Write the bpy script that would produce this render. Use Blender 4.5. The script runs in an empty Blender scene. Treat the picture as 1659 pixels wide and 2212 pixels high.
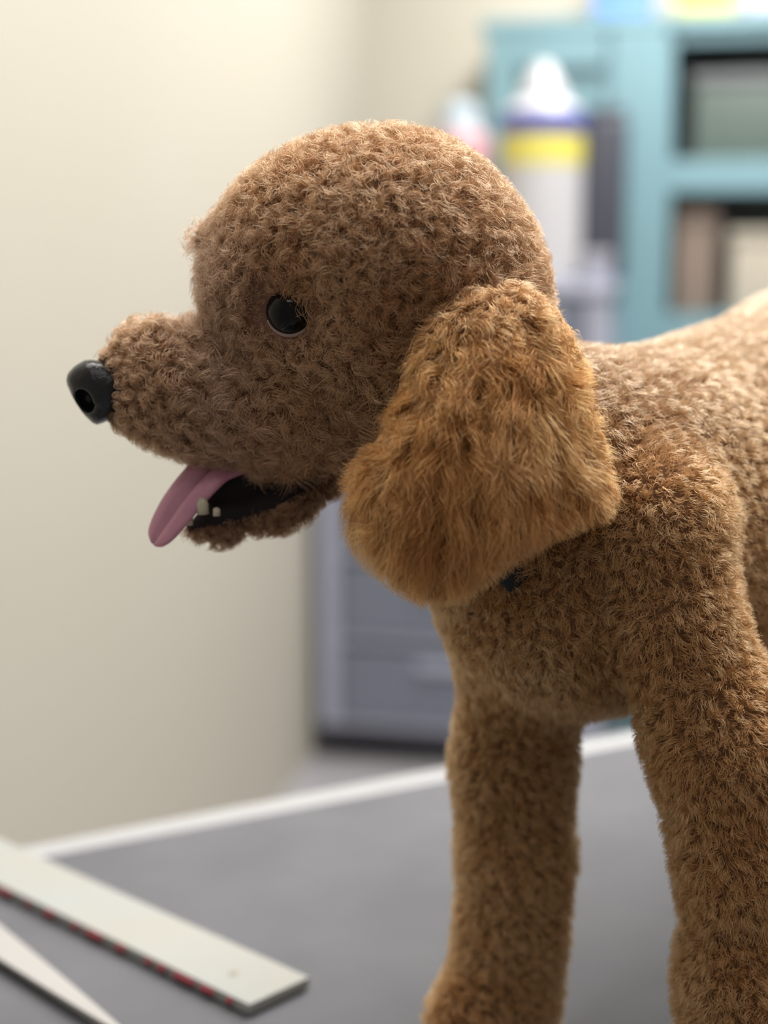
import bpy, bmesh, math, os
import numpy as np
from mathutils import Vector, Matrix

# ------------------------------------------------------------------ camera, world, lights, exposure
scene = bpy.context.scene
C = scene.collection
IW, IH, FPX = 1659.0, 2212.0, 3195.0          # photograph size and focal length in its pixels
CAM = np.array([0.0, -0.62, 0.38]); PITCH = math.radians(10.0)
cam_data = bpy.data.cameras.new('camera'); cam = bpy.data.objects.new('camera', cam_data); C.objects.link(cam)
cam.location = CAM; cam.rotation_euler = (math.pi / 2 - PITCH, 0, 0)
cam_data.sensor_fit = 'VERTICAL'; cam_data.sensor_height = 36.0; cam_data.lens = FPX / IH * 36.0
cam_data.clip_start = 0.01
cam_data.dof.use_dof = True; cam_data.dof.focus_distance = 0.580; cam_data.dof.aperture_fstop = 52.0 / 14.5
scene.camera = cam

world = bpy.data.worlds.new('world'); scene.world = world; world.use_nodes = True
world.node_tree.nodes['Background'].inputs[0].default_value = (1.0, 0.97, 0.93, 1)
world.node_tree.nodes['Background'].inputs[1].default_value = 0.235

def area(name, loc, target, sx, sy, power, col):
    d = bpy.data.lights.new(name, 'AREA'); d.shape = 'RECTANGLE'; d.size = sx; d.size_y = sy
    d.energy = power; d.color = col
    o = bpy.data.objects.new(name, d); C.objects.link(o); o.location = loc
    o.rotation_euler = (Vector(target) - Vector(loc)).to_track_quat('-Z', 'Y').to_euler()
    return o
area('ceiling_lamp_middle', (0.75, 0.50, 1.75), (0.70, 0.45, 0), 1.2, 0.4, 68, (1.0, 0.97, 0.93))
area('ceiling_lamp_far', (0.75, 2.25, 1.75), (0.73, 2.25, 0), 1.2, 0.4, 80, (1.0, 0.97, 0.93))
area('front_fill', (0.3, -1.0, 1.75), (0.3, -0.9, 0), 1.2, 0.4, 6, (1.0, 0.97, 0.93))  # unseen weak fill, added to brighten the side towards the camera
area('ceiling_lamp_left', (-0.35, 0.30, 1.75), (-0.33, 0.28, 0), 1.2, 0.4, 24, (1.0, 0.97, 0.93))

scene.view_settings.view_transform = 'Standard'; scene.view_settings.look = 'None'
scene.view_settings.exposure = -0.15; scene.view_settings.gamma = 1.0
scene.view_settings.use_curve_mapping = False

RNG = np.random.default_rng(7)
FUR_SCALE = 1.0
scene.cycles.max_bounces = 4; scene.cycles.transmission_bounces = 4; scene.cycles.glossy_bounces = 3; scene.cycles.diffuse_bounces = 3
scene.cycles.use_adaptive_sampling = True; scene.cycles.adaptive_threshold = 0.04
scene.cycles_curves.subdivisions = 1

# ------------------------------------------------------------------ helpers: pixels of the photograph to points at a stated distance
_cp, _sp = math.cos(PITCH), math.sin(PITCH)
def W(u, v, Y):
    """the point at depth Y that the photograph shows at pixel (u, v)"""
    x = (u - IW / 2) / FPX; y = -(v - IH / 2) / FPX
    d = np.array([x, _cp + y * _sp, -_sp + y * _cp])
    return CAM + d * ((Y - CAM[1]) / d[1])
def WZ(u, v, z):
    x = (u - IW / 2) / FPX; y = -(v - IH / 2) / FPX
    d = np.array([x, _cp + y * _sp, -_sp + y * _cp])
    return CAM + d * ((z - CAM[2]) / d[2])
def S(px, Y):
    """length in metres of px pixels at depth Y"""
    return px * (Y - CAM[1]) / FPX
def project(P):
    q = P - CAM
    zz = q[:, 1] * _cp - q[:, 2] * _sp; yy = q[:, 1] * _sp + q[:, 2] * _cp
    return IW / 2 + FPX * q[:, 0] / zz, IH / 2 - FPX * yy / zz

# ------------------------------------------------------------------ helpers: materials
def mat(name, col, rough=0.5, metal=0.0, spec=0.5, noise=None, bump=None, trans=0.0, coat=0.0, sss=0.0, emit=None):
    m = bpy.data.materials.new(name); m.use_nodes = True
    nt = m.node_tree; b = nt.nodes['Principled BSDF']
    b.inputs['Base Color'].default_value = (*col, 1); b.inputs['Roughness'].default_value = rough
    b.inputs['Metallic'].default_value = metal; b.inputs['Specular IOR Level'].default_value = spec
    b.inputs['Transmission Weight'].default_value = trans; b.inputs['Coat Weight'].default_value = coat
    if sss: b.inputs['Subsurface Weight'].default_value = sss; b.inputs['Subsurface Radius'].default_value = (0.006, 0.003, 0.002)
    tc = nt.nodes.new('ShaderNodeTexCoord')
    if noise:
        sc, c2, amt = noise
        n = nt.nodes.new('ShaderNodeTexNoise'); n.inputs['Scale'].default_value = sc; n.inputs['Detail'].default_value = 5
        r = nt.nodes.new('ShaderNodeMapRange'); r.inputs['From Min'].default_value = 0.35; r.inputs['From Max'].default_value = 0.7
        r.inputs['To Max'].default_value = amt
        mx = nt.nodes.new('ShaderNodeMix'); mx.data_type = 'RGBA'
        mx.inputs['A'].default_value = (*col, 1); mx.inputs['B'].default_value = (*c2, 1)
        nt.links.new(tc.outputs['Object'], n.inputs['Vector']); nt.links.new(n.outputs['Fac'], r.inputs['Value'])
        nt.links.new(r.outputs['Result'], mx.inputs['Factor']); nt.links.new(mx.outputs['Result'], b.inputs['Base Color'])
    if bump:
        sc, st, dist = bump
        n = nt.nodes.new('ShaderNodeTexNoise'); n.inputs['Scale'].default_value = sc; n.inputs['Detail'].default_value = 4
        bp = nt.nodes.new('ShaderNodeBump'); bp.inputs['Strength'].default_value = st; bp.inputs['Distance'].default_value = dist
        nt.links.new(tc.outputs['Object'], n.inputs['Vector']); nt.links.new(n.outputs['Fac'], bp.inputs['Height'])
        nt.links.new(bp.outputs['Normal'], b.inputs['Normal'])
    return m

# ------------------------------------------------------------------ helpers: objects
def link_mesh(name, me, material=None, parent=None, smooth=False):
    o = bpy.data.objects.new(name, me); C.objects.link(o)
    if material: me.materials.append(material)
    if smooth: me.polygons.foreach_set('use_smooth', np.ones(len(me.polygons), dtype=bool))
    if parent: o.parent = parent
    return o
def thing(name, label, cat, loc=(0, 0, 0), rotz=0.0, group=None):
    o = bpy.data.objects.new(name, None); C.objects.link(o); o.location = loc; o.rotation_euler = (0, 0, rotz)
    o['label'] = label; o['category'] = cat
    if group: o['group'] = group
    o.empty_display_size = 0.05
    return o
def tag(o, label, cat, group=None):
    o['label'] = label; o['category'] = cat
    if group: o['group'] = group
    return o
def structure(o): o['kind'] = 'structure'; return o
class MB:
    def __init__(s): s.v = []; s.f = []
    def box(s, x0, x1, y0, y1, z0, z1):
        n = len(s.v)
        s.v += [(x0, y0, z0), (x1, y0, z0), (x1, y1, z0), (x0, y1, z0), (x0, y0, z1), (x1, y0, z1), (x1, y1, z1), (x0, y1, z1)]
        s.f += [tuple(n + i for i in q) for q in ((3, 2, 1, 0), (4, 5, 6, 7), (0, 1, 5, 4), (1, 2, 6, 5), (2, 3, 7, 6), (3, 0, 4, 7))]
        return s
    def prism(s, pts, z0, z1):
        n = len(s.v); k = len(pts)
        s.v += [(p[0], p[1], z0) for p in pts] + [(p[0], p[1], z1) for p in pts]
        s.f += [tuple(n + k - 1 - i for i in range(k)), tuple(n + k + i for i in range(k))]
        s.f += [(n + i, n + (i + 1) % k, n + k + (i + 1) % k, n + k + i) for i in range(k)]
        return s
    def lathe(s, prof, seg=32, sx=1.0, sy=1.0, c=(0, 0)):
        n = len(s.v); k = len(prof)
        for r, z in prof:
            for i in range(seg):
                a = 2 * math.pi * i / seg; s.v.append((c[0] + sx * r * math.cos(a), c[1] + sy * r * math.sin(a), z))
        for j in range(k - 1):
            for i in range(seg):
                s.f.append((n + j * seg + i, n + j * seg + (i + 1) % seg, n + (j + 1) * seg + (i + 1) % seg, n + (j + 1) * seg + i))
        s.f.append(tuple(n + seg - 1 - i for i in range(seg))); s.f.append(tuple(n + (k - 1) * seg + i for i in range(seg)))
        return s
    def tube(s, pts, rad, seg=10):
        pts = [np.array(p, float) for p in pts]; n = len(s.v); k = len(pts)
        rad = [rad] * k if np.isscalar(rad) else rad
        ref = np.array([0.13, 0.31, 0.94])
        for i, p in enumerate(pts):
            t = pts[min(i + 1, k - 1)] - pts[max(i - 1, 0)]; t = t / np.linalg.norm(t)
            a = np.cross(t, ref); a /= np.linalg.norm(a); b = np.cross(t, a)
            for j in range(seg):
                an = 2 * math.pi * j / seg; s.v.append(tuple(p + rad[i] * (math.cos(an) * a + math.sin(an) * b)))
        for i in range(k - 1):
            for j in range(seg):
                s.f.append((n + i * seg + j, n + i * seg + (j + 1) % seg, n + (i + 1) * seg + (j + 1) % seg, n + (i + 1) * seg + j))
        s.f.append(tuple(n + seg - 1 - i for i in range(seg))); s.f.append(tuple(n + (k - 1) * seg + i for i in range(seg)))
        return s
    def build(s, name, m, parent=None, bevel=0.0, seg=2, smooth=False):
        me = bpy.data.meshes.new(name); me.from_pydata(s.v, [], s.f); me.update()
        bm = bmesh.new(); bm.from_mesh(me); bmesh.ops.recalc_face_normals(bm, faces=bm.faces)
        if bevel: bmesh.ops.bevel(bm, geom=bm.edges[:] , offset=bevel, segments=seg, affect='EDGES', profile=0.6, clamp_overlap=True)
        bm.to_mesh(me); bm.free()
        o = link_mesh(name, me, m, parent, smooth)
        return o
def auto_smooth(o, ang=40):
    me = o.data; bm = bmesh.new(); bm.from_mesh(me)
    for f in bm.faces: f.smooth = True
    for e in bm.edges:
        if len(e.link_faces) == 2 and e.calc_face_angle(0) > math.radians(ang): e.smooth = False
    bm.to_mesh(me); bm.free(); return o

# ------------------------------------------------------------------ the room
FLOOR_Z = -0.82
ROOM = math.radians(12.0)
Rdir = np.array([math.cos(ROOM), -math.sin(ROOM), 0]); Bdir = np.array([math.sin(ROOM), math.cos(ROOM), 0])
tw0 = WZ(690, 1640, FLOOR_Z); TWW, TWD = 0.66, 0.30     # near left foot of the drawer tower
corner0 = WZ(690, 1525, FLOOR_Z) + Rdir * 0.08                      # a point at the foot of the left wall
corner = corner0 + Bdir * (np.dot(tw0 - corner0, Bdir) + 0.66)   # where the two walls meet the floor
M_wall = mat('cream_wall_paint', (0.44, 0.416, 0.352), 0.75, noise=(1.6, (0.425, 0.395, 0.325), 0.5), bump=(180, 0.05, 0.002))
M_floor = mat('grey_vinyl_floor', (0.33, 0.32, 0.34), 0.35, noise=(3.0, (0.26, 0.25, 0.26), 0.7))
M_ceiling = mat('white_ceiling', (0.85, 0.84, 0.82), 0.8)
def slab(name, origin, d1, l0, l1, nrm, th, z0, z1, m):
    """a vertical wall from origin along d1, thickness th along nrm"""
    o = np.array(origin); pts = [o + d1 * l0, o + d1 * l1, o + d1 * l1 + nrm * th, o + d1 * l0 + nrm * th]
    return structure(MB().prism([(p[0], p[1]) for p in pts], z0, z1).build(name, m))
slab('wall_left', corner, Bdir, -4.6, 0.12, -Rdir, 0.12, FLOOR_Z, 1.9, M_wall)
slab('wall_back', corner, Rdir, 0.0, 4.0, Bdir, 0.12, FLOOR_Z, 1.9, M_wall)
fl = structure(MB().prism([tuple((corner + Rdir * a + Bdir * b)[:2]) for a, b in ((-0.12, -5.2), (4.0, -5.2), (4.0, 0.12), (-0.12, 0.12))],
               FLOOR_Z - 0.1, FLOOR_Z).build('floor', M_floor))

# ------------------------------------------------------------------ grooming table
A0 = WZ(0, 1838, 0.0); A1 = WZ(1300, 1592, 0.0)       # two points of its far edge
ed = (A1 - A0); ed[2] = 0; ed /= np.linalg.norm(ed); en = np.array([-ed[1], ed[0], 0])   # en points away from the camera
TL, TD, RIM = 1.25, 0.62, 0.022
t_org = A0 - ed * 0.10                                # far left corner
M_rim = mat('white_edge_trim', (0.33, 0.33, 0.34), 0.35, noise=(40, (0.30, 0.30, 0.30), 0.4))
M_mat = mat('grey_rubber_mat', (0.082, 0.083, 0.094), 0.7, noise=(14, (0.104, 0.105, 0.116), 0.8))
nt = M_mat.node_tree; b = nt.nodes['Principled BSDF']
tc = nt.nodes.new('ShaderNodeTexCoord'); wv = nt.nodes.new('ShaderNodeTexWave'); wv.inputs['Scale'].default_value = 120; wv.bands_direction = 'Y'
bp = nt.nodes.new('ShaderNodeBump'); bp.inputs['Strength'].default_value = 0.5; bp.inputs['Distance'].default_value = 0.001
nt.links.new(tc.outputs['Object'], wv.inputs['Vector']); nt.links.new(wv.outputs['Fac'], bp.inputs['Height']); nt.links.new(bp.outputs['Normal'], b.inputs['Normal'])
M_steel = mat('brushed_steel', (0.55, 0.55, 0.57), 0.3, metal=1.0)
TH = math.atan2(ed[1], ed[0])
table = thing('grooming_table', 'grey rubber topped grooming table with white rim under the poodle', 'table', (t_org[0], t_org[1], 0), TH)
MB().box(RIM, TL - RIM, -TD + RIM, -RIM, -0.026, -0.001).build('table_mat', M_mat, table)
for nm, bx in (('rim', (0, TL, -RIM, 0)), ('rim', (0, TL, -TD, -TD + RIM)), ('rim', (0, RIM, -TD + RIM, -RIM)), ('rim', (TL - RIM, TL, -TD + RIM, -RIM))):
    auto_smooth(MB().box(*bx, -0.03, 0.0003).build(nm, M_rim, table, bevel=0.003, seg=3))
MB().box(0.02, TL - 0.02, -TD + 0.02, -0.02, -0.05, -0.03).build('underframe', M_steel, table)
for x in (0.06, TL - 0.06):
    for y in (-0.06, -TD + 0.06):
        MB().tube([(x, y, -0.05), (x, y, FLOOR_Z)], 0.018, 16).build('leg', M_steel, table, smooth=False)

# white strip lying on the table
M_strip = mat('white_plastic_strip', (0.30, 0.312, 0.305), 0.45, noise=(14, (0.31, 0.29, 0.24), 0.5))
M_red = mat('red_print', (0.35, 0.03, 0.05), 0.5)
e0, e1 = WZ(538, 2172, 0.006), WZ(668, 2112, 0.006)   # its cut end
s0 = WZ(-40, 1893, 0.006); s1 = WZ(150, 1868, 0.006)
dirA = s0 - e0; dirA[2] = 0; La = np.linalg.norm(dirA); dirA /= La; La = 0.34
nr = np.array([-dirA[1], dirA[0], 0]);  nr = nr if np.dot(nr, e1 - e0) > 0 else -nr
sk = np.dot(e1 - e0, dirA); wd = np.dot(e1 - e0, nr)
ang = math.atan2(dirA[1], dirA[0])
fl_ = 1 if np.cross(dirA, nr)[2] > 0 else -1
strip = thing('flat_strip', 'long flat white strip with red ticks along its edge, lying on the grey mat', 'ruler', (e0[0], e0[1], 0.0), ang)
body = MB().prism([(0, 0), (La, 0), (La, fl_ * wd), (sk, fl_ * wd)], 0.0005, 0.0065).build('strip_body', M_strip, strip, bevel=0.0006, seg=2)
for x, l in ((0.012, 0.004), (0.026, 0.010), (0.041, 0.016), (0.064, 0.006), (0.076, 0.004), (0.098, 0.007), (0.118, 0.014), (0.140, 0.005), (0.162, 0.009), (0.185, 0.004), (0.204, 0.012), (0.232, 0.006)):
    MB().box(x, x + l, -fl_ * 0.0005 - 0.0004, -fl_ * 0.0005 + 0.0008, 0.0025, 0.0048).build('tick_mark', M_red, strip)
MB().lathe([(0.0026, 0.0064), (0.0026, 0.0068)], 20, c=(0.030, fl_ * wd * 0.42)).build('hole', mat('hole_shadowed', (0.25, 0.23, 0.18), 0.7), strip)

# ------------------------------------------------------------------ shears on the table (only a blade reaches into view)
M_blade = mat('satin_shears_steel', (0.36, 0.35, 0.34), 0.45, metal=0.2)
M_grip = mat('black_grip', (0.03, 0.03, 0.035), 0.45)
p_tip = WZ(300, 2262, 0.004); p_base = WZ(-150, 1935, 0.004)
dv = p_base - p_tip; dv[2] = 0; LB = np.linalg.norm(dv); dv /= LB
sh = thing('shears', 'tapered pale steel blade of grooming shears on the mat beside the strip', 'scissors', (p_tip[0], p_tip[1], 0), math.atan2(dv[1], dv[0]))
def blade(side):
    w0, w1 = ((0.0150, 0.0140) if side > 0 else (0.0100, 0.0125))
    ts_ = np.linspace(0.03, 1.05, 12)
    up_ = [(LB * t, w0 * t ** 0.8) for t in ts_]; lo_ = [(LB * t, -w1 * t ** 0.8) for t in ts_]
    return [(0, 0)] + lo_ + up_[::-1]
MB().prism(blade(1), 0.0036, 0.0064).build('blade', M_blade, sh, bevel=0.0005)
MB().prism(blade(-1), 0.0005, 0.0035).build('blade', M_blade, sh, bevel=0.0005)
xb = LB * 1.05
MB().lathe([(0.006, 0.0064), (0.006, 0.0085), (0.004, 0.0092)], 20, c=(xb - 0.012, 0)).build('pivot_screw', M_steel, sh)
for s in (1, -1):
    MB().tube([(xb - 0.02, s * 0.006, 0.004), (xb + 0.03, s * 0.009, 0.0045), (xb + 0.06, s * 0.013, 0.005)], [0.004, 0.0035, 0.0035], 10).build('shank', M_blade, sh, smooth=True)
    ring = [(xb + 0.082 + 0.022 * math.cos(a), s * 0.022 + 0.014 * math.sin(a), 0.0052) for a in np.linspace(0, 2 * math.pi, 25)]
    MB().tube(ring, 0.0042, 10).build('finger_ring', M_grip, sh, smooth=True)

# ------------------------------------------------------------------ far furniture: drawer tower, cabinet, bottles
def room_pt(u, v, dist):
    x = (u - IW / 2) / FPX; y = -(v - IH / 2) / FPX
    d = np.array([x, _cp + y * _sp, -_sp + y * _cp]); return CAM + d * dist
RZ = -ROOM
# tower of plastic drawers
M_frame = mat('lilac_grey_plastic', (0.33, 0.34, 0.42), 0.35)
M_drawer = mat('smoky_translucent_plastic', (0.20, 0.22, 0.28), 0.25, trans=0.25)
M_dark = mat('dark_plastic', (0.03, 0.03, 0.04), 0.4)
TZ = W(1000, 603, tw0[1])[2]; THH = TZ - FLOOR_Z
tower = thing('drawer_tower', 'grey plastic drawer tower on the floor behind the table', 'drawers', (tw0[0], tw0[1], FLOOR_Z), RZ)
auto_smooth(MB().box(0, TWW, 0, TWD, 0.045, 0.085).build('bottom_panel', M_dark, tower, bevel=0.006))
auto_smooth(MB().box(-0.01, TWW + 0.01, -0.01, TWD + 0.01, THH - 0.035, THH).build('top_panel', M_frame, tower, bevel=0.008))
for x in (0, TWW - 0.05):
    for y in (0, TWD - 0.04):
        MB().box(x, x + 0.05, y, y + 0.04, 0.085, THH - 0.035).build('post', M_frame, tower, bevel=0.004)
for x in (0.006, TWW - 0.014):
    MB().box(x, x + 0.008, 0.04, TWD - 0.04, 0.085, THH - 0.035).build('side_panel', M_frame, tower)
MB().box(0.05, TWW - 0.05, TWD - 0.02, TWD - 0.012, 0.085, THH - 0.035).build('back_panel', M_frame, tower)
nd = 5; dh = (THH - 0.035 - 0.085) / nd
for i in range(nd):
    z0 = 0.085 + i * dh
    MB().box(0.05, TWW - 0.05, 0.004, TWD - 0.02, z0 + 0.001, z0 + 0.026).build('rail', M_frame, tower, bevel=0.003)
    dr = MB()
    dr.box(0.058, TWW - 0.058, -0.006, 0.006, z0 + 0.03, z0 + dh - 0.01)
    dr.box(0.06, 0.066, 0.006, TWD - 0.05, z0 + 0.03, z0 + dh - 0.03).box(TWW - 0.066, TWW - 0.06, 0.006, TWD - 0.05, z0 + 0.03, z0 + dh - 0.03)
    dr.box(0.066, TWW - 0.066, 0.006, TWD - 0.05, z0 + 0.03, z0 + 0.036).box(0.066, TWW - 0.066, TWD - 0.056, TWD - 0.05, z0 + 0.036, z0 + dh - 0.03)
    d_ = dr.build('drawer', M_drawer, tower)
    MB().box(TWW / 2 - 0.09, TWW / 2 + 0.09, -0.026, -0.0065, z0 + dh - 0.05, z0 + dh - 0.03).build('handle', M_frame, d_, bevel=0.004)
for x in (0.05, TWW - 0.05):
    for y in (0.05, TWD - 0.05):
        w_ = MB().tube([(x - 0.012, y, 0.024), (x + 0.012, y, 0.024)], 0.024, 16).build('caster', M_dark, tower)

# turquoise cabinet
M_teal = mat('turquoise_paint', (0.150, 0.265, 0.300), 0.42, noise=(4, (0.175, 0.305, 0.355), 0.6))
M_back = mat('grey_cabinet_back', (0.19, 0.21, 0.21), 0.6)
cb = tw0 + Bdir * 0.33
for _ in range(30):                                    # slide along the wall to where its left edge shows
    cb = cb + Rdir * (1047 - project(np.array([[cb[0], cb[1], 0.5]]))[0][0]) / FPX * 3.4
CY = cb[1] - 0.05; cabz = W(1250, 38, CY)[2]
CW, CD = 1.05, 0.30; CH = cabz - FLOOR_Z
cab = thing('cabinet', 'turquoise cabinet with framed door and open shelves standing against the wall', 'cabinet', (cb[0], cb[1], FLOOR_Z), RZ)
PXM = 1.0 / S(1, CY)
DW = 380 / PXM                                         # width of the door bay
for x0, x1 in ((0, 0.02), (DW - 0.02, DW + 0.012), (CW - 0.02, CW)):
    MB().box(x0, x1, 0, CD, 0.0, CH - 0.03).build('side_panel', M_teal, cab, bevel=0.002)
MB().box(-0.012, CW + 0.012, -0.02, CD, CH - 0.03, CH).build('top_board', M_teal, cab, bevel=0.004)
MB().box(0.02, CW - 0.02, CD - 0.012, CD, 0.0, CH - 0.03).build('back_panel', M_back, cab)
MB().box(0.02, CW - 0.02, 0.02, CD - 0.012, 0.0, 0.08).build('plinth', M_teal, cab)
def cz(v): return W(1500, v, CY)[2] - FLOOR_Z
shelf_z = [cz(382)]
zz = cz(382)
while zz - 0.36 > 0.12: zz -= 0.36; shelf_z.append(zz)
for z in shelf_z:
    MB().box(DW + 0.012, CW - 0.02, 0.0, CD - 0.012, z - 0.037, z + 0.037).build('shelf', M_teal, cab, bevel=0.002)
MB().box(DW + 0.012, CW - 0.02, -0.004, 0.016, CH - 0.062, CH - 0.03).build('top_rail', M_teal, cab, bevel=0.002)
door = MB().box(0.0225, DW - 0.0225, -0.004, 0.006, 0.09, CH - 0.04).build('door', M_teal, cab)
for bx in ((0.004, 0.075, 0.09, CH - 0.034), (DW - 0.135, DW - 0.002, 0.09, CH - 0.034)):
    MB().box(bx[0], bx[1], -0.024, -0.0045, bx[2], bx[3]).build('stile', M_teal, door, bevel=0.003)
for z0, z1 in ((0.09, 0.19), (CH - 0.115, CH - 0.034)):
    MB().box(0.0755, DW - 0.1455, -0.024, -0.0045, z0, z1).build('rail', M_teal, door, bevel=0.003)
MB().lathe([(0.008, 0), (0.008, 0.02), (0.016, 0.026), (0.014, 0.036)], 16).build('knob', M_steel, door)
kn = bpy.data.objects['knob']; kn.rotation_euler = (math.pi / 2, 0, 0); kn.location = (DW - 0.03, -0.024, CH * 0.5)

def in_room(o_xy, dx, dy, z):
    p = np.array([o_xy[0], o_xy[1], 0]) + Rdir * dx + Bdir * dy; return (p[0], p[1], z)
def on_cab(dx, dy, z): return in_room(cb, dx, dy, FLOOR_Z + z)
def on_tower(dx, dy): return in_room(tw0, dx, dy, TZ)
# things on the cabinet shelves
def storage_box(name, label, cat, loc, w, d, h, m, mlid):
    t = thing(name, label, cat, loc, RZ)
    auto_smooth(MB().prism([(-w / 2 * 0.94, -d / 2 * 0.94), (w / 2 * 0.94, -d / 2 * 0.94), (w / 2 * 0.94, d / 2 * 0.94), (-w / 2 * 0.94, d / 2 * 0.94)], 0.0, h * 0.86).build('box_body', m, t, bevel=0.006))
    auto_smooth(MB().box(-w / 2, w / 2, -d / 2, d / 2, h * 0.862, h).build('lid', mlid, t, bevel=0.006))
    for s in (-1, 1): MB().box(s * w / 2 - 0.006, s * w / 2 + 0.006, -0.03, 0.03, h * 0.70, h * 0.94).build('latch', mlid, t, bevel=0.002)
    return t
M_green = mat('dark_green_plastic', (0.085, 0.115, 0.10), 0.5); M_greyp = mat('mid_grey_plastic', (0.16, 0.17, 0.18), 0.5)
M_beige = mat('beige_carton', (0.42, 0.38, 0.31), 0.7); M_brown = mat('brown_carton', (0.20, 0.15, 0.12), 0.7)
s0z = shelf_z[0] + 0.037
storage_box('storage_bin', 'dark green lidded bin on the upper turquoise shelf', 'bin', on_cab(DW + 0.22, 0.15, s0z), 0.34, 0.22, 0.20, M_green, M_greyp)
s1z = shelf_z[1] + 0.037
storage_box('carton', 'beige carton on the lower turquoise shelf behind the dog', 'box', on_cab(DW + 0.30, 0.15, s1z), 0.30, 0.22, 0.20, M_beige, M_beige)
storage_box('carton', 'narrow brown carton beside the turquoise upright', 'box', on_cab(DW + 0.075, 0.15, s1z), 0.10, 0.22, 0.25, M_brown, M_brown)
# things on top of the cabinet
M_blue = mat('blue_packet', (0.13, 0.26, 0.55), 0.45); M_yel = mat('yellow_packet', (0.58, 0.54, 0.12), 0.45); M_lil = mat('pale_lilac_packet', (0.45, 0.45, 0.58), 0.45)
storage_box('packet', 'blue box on top of the turquoise cabinet', 'box', on_cab((1325 - 1047) / PXM, 0.14, CH), 0.15, 0.18, 0.16, M_blue, M_blue)
storage_box('packet', 'yellow box on top of the turquoise cabinet', 'box', on_cab((1495 - 1047) / PXM, 0.10, CH), 0.14, 0.16, 0.15, M_yel, M_yel)
storage_box('packet', 'pale lilac box on top of the turquoise cabinet', 'box', on_cab((1640 - 1047) / PXM, 0.10, CH), 0.15, 0.16, 0.15, M_lil, M_lil)

# bottles standing on the tower
M_white = mat('white_plastic', (0.45, 0.45, 0.48), 0.35); M_navy = mat('blue_label', (0.02, 0.035, 0.28), 0.4)
M_lemon = mat('yellow_label', (0.56, 0.50, 0.10), 0.45); M_paper = mat('white_label', (0.43, 0.425, 0.44), 0.5)
M_slate = mat('dark_slate_plastic', (0.045, 0.047, 0.065), 0.4); M_clear = mat('pale_blue_plastic', (0.55, 0.66, 0.75), 0.2, trans=0.3)
M_pink = mat('pink_label', (0.62, 0.30, 0.34), 0.5)
PT = S(1, tw0[1] + 0.08)
def hz(v): return W(1150, v, tw0[1] + 0.1)[2] - TZ
bt = thing('jug', 'tall white bottle with blue and yellow label bands and a conical cap', 'bottle', on_tower((1147 - 690) * PT, 0.1, ), RZ)
R = 84 * PT
auto_smooth(MB().lathe([(R * 0.96, 0), (R, 0.01), (R, hz(300)), (R * 0.97, hz(255)), (R * 0.8, hz(238)), (R * 0.62, hz(228))], 40).build('bottle_body', M_white, bt))
auto_smooth(MB().lathe([(R * 0.60, hz(228)), (R * 0.60, hz(212)), (R * 0.40, hz(185)), (R * 0.28, hz(160)), (R * 0.22, hz(150))], 32).build('cap', M_white, bt))
lab = auto_smooth(MB().lathe([(R * 1.012, hz(590)), (R * 1.012, hz(305))], 40).build('label', M_paper, bt))
auto_smooth(MB().lathe([(R * 1.02, hz(365)), (R * 1.02, hz(300))], 40).build('yellow_band', M_lemon, lab))
auto_smooth(MB().lathe([(R * 1.02, hz(297)), (R * 1.02, hz(256))], 40).build('blue_band', M_navy, lab))
bt2 = thing('dark_canister', 'dark slate canister beside the white bottle', 'canister', on_tower((1272 - 690) * PT, 0.19), RZ)
R2 = 44 * PT
auto_smooth(MB().box(-R2, R2, -R2, R2, 0, hz(262)).build('canister_body', M_slate, bt2, bevel=0.012, seg=3))
auto_smooth(MB().box(-R2 * 0.9, R2 * 0.9, -R2 * 0.9, R2 * 0.9, hz(262), hz(240)).build('lid', M_slate, bt2, bevel=0.006))
bt3 = thing('spray_bottle', 'pale bottle with light blue cap and pink label above the poodle head', 'bottle', on_tower((975 - 690) * PT, 0.12), RZ)
R3 = 58 * PT
auto_smooth(MB().lathe([(R3 * 0.95, 0), (R3, 0.01), (R3, hz(310)), (R3 * 0.85, hz(282)), (R3 * 0.5, hz(272))], 32).build('bottle_body', M_white, bt3))
auto_smooth(MB().lathe([(R3 * 0.62, hz(272)), (R3 * 0.66, hz(250)), (R3 * 0.55, hz(228)), (R3 * 0.3, hz(222))], 28).build('cap', M_clear, bt3))
auto_smooth(MB().lathe([(R3 * 1.02, hz(520)), (R3 * 1.02, hz(298))], 32).build('label', M_pink, bt3))
bt4 = thing('lidded_tub', 'light grey tub on the tower beside the dark canister', 'tub', on_tower((1268 - 690) * PT, 0.045), RZ)
R4 = 0.032
auto_smooth(MB().lathe([(R4 * 0.9, 0), (R4, 0.05)], 28).build('tub_body', M_frame, bt4))
auto_smooth(MB().lathe([(R4 * 1.06, 0.05), (R4 * 1.06, 0.062)], 28).build('lid', M_white, bt4))

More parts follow.
